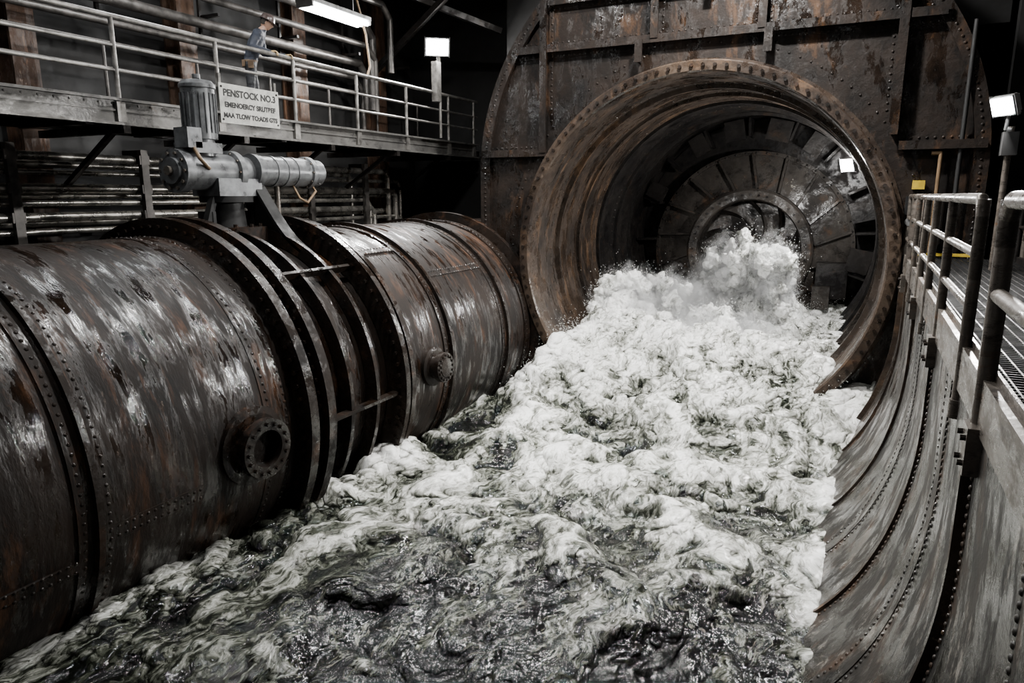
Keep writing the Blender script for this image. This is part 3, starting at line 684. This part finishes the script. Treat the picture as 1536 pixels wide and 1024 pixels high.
# ------------------------------------------------------------------ worker
def skin_obj(name,joints,edges,radii,mat,parent,sub=2):
    me=bpy.data.meshes.new(name); me.from_pydata([tuple(j) for j in joints],edges,[])
    o=bpy.data.objects.new(name,me); C.objects.link(o)
    o.modifiers.new('s','SKIN'); sv=me.skin_vertices[0].data
    for i,r in enumerate(radii):
        sv[i].radius=r if isinstance(r,tuple) else (r,r); sv[i].use_root=(i==0)
    ss=o.modifiers.new('u','SUBSURF'); ss.levels=sub; ss.render_levels=sub
    em=bpy.data.meshes.new_from_object(o.evaluated_get(bpy.context.evaluated_depsgraph_get()))
    o.modifiers.clear(); o.data=em; em.materials.clear(); em.materials.append(mat)
    em.polygons.foreach_set('use_smooth',[True]*len(em.polygons)); o.parent=parent; return o
def fused_body(name,J,E,Rr,mats,parent):
    x=MB()
    for a,b in E:
        ra=Rr[a] if isinstance(Rr[a],tuple) else (Rr[a],Rr[a]); rb=Rr[b] if isinstance(Rr[b],tuple) else (Rr[b],Rr[b])
        n=max(3,int((V(J[b])-V(J[a])).length/.02))
        for i in range(n+1):
            q=i/n; c=V(J[a]).lerp(V(J[b]),q); rx=ra[1]*(1-q)+rb[1]*q; ry=ra[0]*(1-q)+rb[0]*q; wide=ry-rx
            x.sph(c,rx,mats[0],12,8)
            if wide>.01:
                for s in(-1,1): x.sph(c+V((0,s*wide*1.3,0)),rx*.92,mats[0],12,8)
    o=x.obj(name); r_=o.modifiers.new('r','REMESH'); r_.mode='VOXEL'; r_.voxel_size=.012
    s=o.modifiers.new('m','SMOOTH'); s.iterations=8
    e2=bpy.data.meshes.new_from_object(o.evaluated_get(bpy.context.evaluated_depsgraph_get())); o.modifiers.clear(); o.data=e2
    e2.materials.clear()
    for m in mats: e2.materials.append(m)
    for v in e2.vertices:
        p=v.co; v.co=p+v.normal*(.006*mn.noise(V((p.x*14,p.y*14,p.z*22)))+.004*mn.noise(p*35)) if p.z>.16 and p.z<1.47 else p
    e2.polygons.foreach_set('use_smooth',[True]*len(e2.polygons))
    o.parent=parent; return o
M_jack=plain('navy_jacket',(.016,.021,.034),.75,0,.4,.4,14); M_pant=plain('work_trousers',(.014,.015,.018),.8,0,.4,.4,14)
M_boot=plain('boot_leather',(.02,.014,.01),.5,0,.4); M_skin=plain('skin',(.34,.20,.14),.5,0,.15,.05)
M_glove=plain('leather_glove',(.36,.25,.12),.7,0,.3); M_hat=plain('hard_hat',(.07,.052,.048),.3,0,.4); M_hair=plain('hair',(.02,.014,.01),.7); M_tool=plain('tool_belt',(.09,.055,.028),.7)
we=bpy.data.objects.new('worker',None); C.objects.link(we)
S=1.12; HZ=(rt+.04-(zd-.025))/S; FD=.44/S
phi=math.radians(42); cp,sp=math.cos(phi),math.sin(phi)
def fr(s_): return (FD+s_*sp)/cp
fl,frr=fr(.13),fr(-.13)
J=[(0,0,.96),(.03,0,1.08),(.09,0,1.24),(.17,0,1.40),(.22,0,1.475),(.265,0,1.535),
   (.165,.165,1.405),(.22,.25,1.16),(fl-.07,.15,HZ),
   (.165,-.165,1.405),(.06,-.27,1.17),(frr-.07,-.15,HZ),
   (0,.09,.90),(.05,.11,.49),(-.03,.12,.10),(.13,.15,.045),
   (0,-.09,.90),(-.01,-.11,.49),(-.10,-.12,.10),(.06,-.15,.045),(.20,.21,1.29),(.11,-.215,1.29)]
E=[(0,1),(1,2),(2,3),(3,4),(4,5),(3,6),(6,20),(20,7),(7,8),(3,9),(9,21),(21,10),(10,11),(0,12),(12,13),(13,14),(14,15),(0,16),(16,17),(17,18),(18,19)]
Rr=[(.15,.12),(.145,.115),(.165,.13),(.135,.115),(.068,.068),(.055,.055),.085,.056,.038,.085,.056,.038,.095,.068,.052,.043,.095,.068,.052,.043,.066,.066]
body=fused_body('body',J,E,Rr,[M_jack,M_pant,M_boot,M_skin,M_tool],we)
for p in body.data.polygons:
    c=p.center
    p.material_index=2 if c.z<.16 else (1 if c.z<.95 else (4 if c.z<.985 else (3 if (c.z>1.49 and c.x>.17) else 0)))
for s_,f in((.13,fl),(-.13,frr)):
    jj=[(f-.075,s_+.02*(1 if s_>0 else -1),HZ),(f-.01,s_,HZ+.01)];ee=[(0,1)];rr_=[.034,(.042,.024)]
    sg=-1 if s_>0 else 1
    for i,(ln,off) in enumerate(((.9,.036),(1.05,.012),(1.0,-.012),(.8,-.035))):
        b0=len(jj); y=s_+sg*off
        jj+=[(f+.025,y,HZ+.016),(f+.05*ln,y,HZ+.0),(f+.058*ln,y,HZ-.03),(f+.045*ln,y,HZ-.055)]
        ee+=[(1,b0),(b0,b0+1),(b0+1,b0+2),(b0+2,b0+3)]; rr_+=[.012,.0115,.0105,.009]
    b0=len(jj); jj+=[(f-.03,s_+sg*.05,HZ-.005),(f-.03,s_+sg*.065,HZ-.035),(f-.015,s_+sg*.062,HZ-.055)]
    ee+=[(1,b0),(b0,b0+1),(b0+1,b0+2)]; rr_+=[.015,.013,.011]
    skin_obj('glove',jj,ee,rr_,M_glove,we,1)
hm=MB(); hc=V((.315,0,1.615)); Rh=Matrix.Rotation(math.radians(24),3,'Y')
vs=[];fs=[];S_,R_=36,28
for j in range(R_+1):
    th=math.pi*j/R_
    for i in range(S_):
        ph=2*math.pi*i/S_; x=math.sin(th)*math.cos(ph);y=math.sin(th)*math.sin(ph);z=math.cos(th)
        px=.098*x;py=.074*y;pz=.118*z
        if z<-.2: py*=1+.35*(z+.2); px*=1-.12*(-z-.2)*(1 if x<0 else -.3)
        if x>.3:
            px+=.026*math.exp(-(y/.17)**2-((z+.13)/.15)**2)
            px-=.010*math.exp(-((abs(y)-.38)/.15)**2-((z-.06)/.12)**2)
            px+=.008*math.exp(-(y/.35)**2-((z+.48)/.07)**2)-.005*math.exp(-(y/.35)**2-((z+.55)/.03)**2)
            px+=.012*math.exp(-(y/.3)**2-((z+.85)/.15)**2)
        vs.append(hc+Rh@V((px,py,pz)))
for j in range(R_):
    for i in range(S_): fs.append((j*S_+i,(j+1)*S_+i,(j+1)*S_+(i+1)%S_,j*S_+(i+1)%S_))
hm.add(vs,fs,M_skin,True)
for s_ in(-1,1):
    hm.sph(hc+Rh@V((-.005,s_*.072,-.01)),.022,M_skin,10,8,(.8,.4,1.4),Rh); hm.sph(hc+Rh@V((.079,s_*.029,.008)),.010,M_ink,8,6)
hm.sph(hc+Rh@V((-.018,0,.012)),.09,M_hair,20,14,(1.0,.87,1.08),Rh)
hm.obj('head',we)
hh_=MB(); o=hc+Rh@V((-.005,0,.035)); ax=Rh@V((0,0,1))
hh_.lathe(o,ax,[(.126,0),(.122,.035),(.106,.075),(.075,.103),(.035,.117),(0,.12)],M_hat,28,sharp=False)
hh_.lathe(o,ax,[(.124,.0),(.142,-.004),(.143,.0),(.126,.010)],M_hat,28,sharp=False)
br=[];K=10
for i in range(K+1):
    a=-1.1+2.2*i/K; br+=[o+Rh@V((.12*math.cos(a),.12*math.sin(a),.006)),o+Rh@V(((.14+.055*math.cos(a*1.4))*math.cos(a),.145*math.sin(a),-.012))]
hh_.add(br,[(2*i,2*i+1,2*i+3,2*i+2) for i in range(K)],M_hat,True)
hh_.obj('hard_hat',we)
vb=MB()
vb.box((-.10,-.12,.92),(.05,.08,.11),M_tool); vb.box((.02,-.19,.90),(.09,.04,.12),M_tool)
vb.obj('tool_pouch',we)
we.scale=(S,)*3; we.rotation_euler=(0,0,phi); we.location=(LX+.02-.44,10.62,zd-.025)

# ------------------------------------------------------------------ world + camera
w=bpy.data.worlds.new('w'); bpy.context.scene.world=w; w.use_nodes=True
w.node_tree.nodes['Background'].inputs[0].default_value=(.5,.55,.6,1); w.node_tree.nodes['Background'].inputs[1].default_value=.01
cam=bpy.data.cameras.new('camera'); co_=bpy.data.objects.new('camera',cam); C.objects.link(co_)
f=1050.; sy,sx=220.,532.
th=math.atan(sy/f); Zc=V((0,math.cos(th),-math.sin(th))); Yc=V((sx,sy,f)).normalized()
Xc=V((Yc.y*Zc.z-Yc.z*Zc.y, Yc.z*Zc.x-Yc.x*Zc.z, Yc.x*Zc.y-Yc.y*Zc.x))
if Xc.x<0: Xc=-Xc
right=V((Xc.x,Yc.x,Zc.x)); up=V((Xc.y,Yc.y,Zc.y)); fw=V((Xc.z,Yc.z,Zc.z))
Mx=Matrix((right,up,-fw)).transposed().to_4x4()
co_.matrix_world=Mx; cam.sensor_width=36; cam.lens=f/1536*36; cam.clip_start=.05; cam.clip_end=100
bpy.context.scene.camera=co_
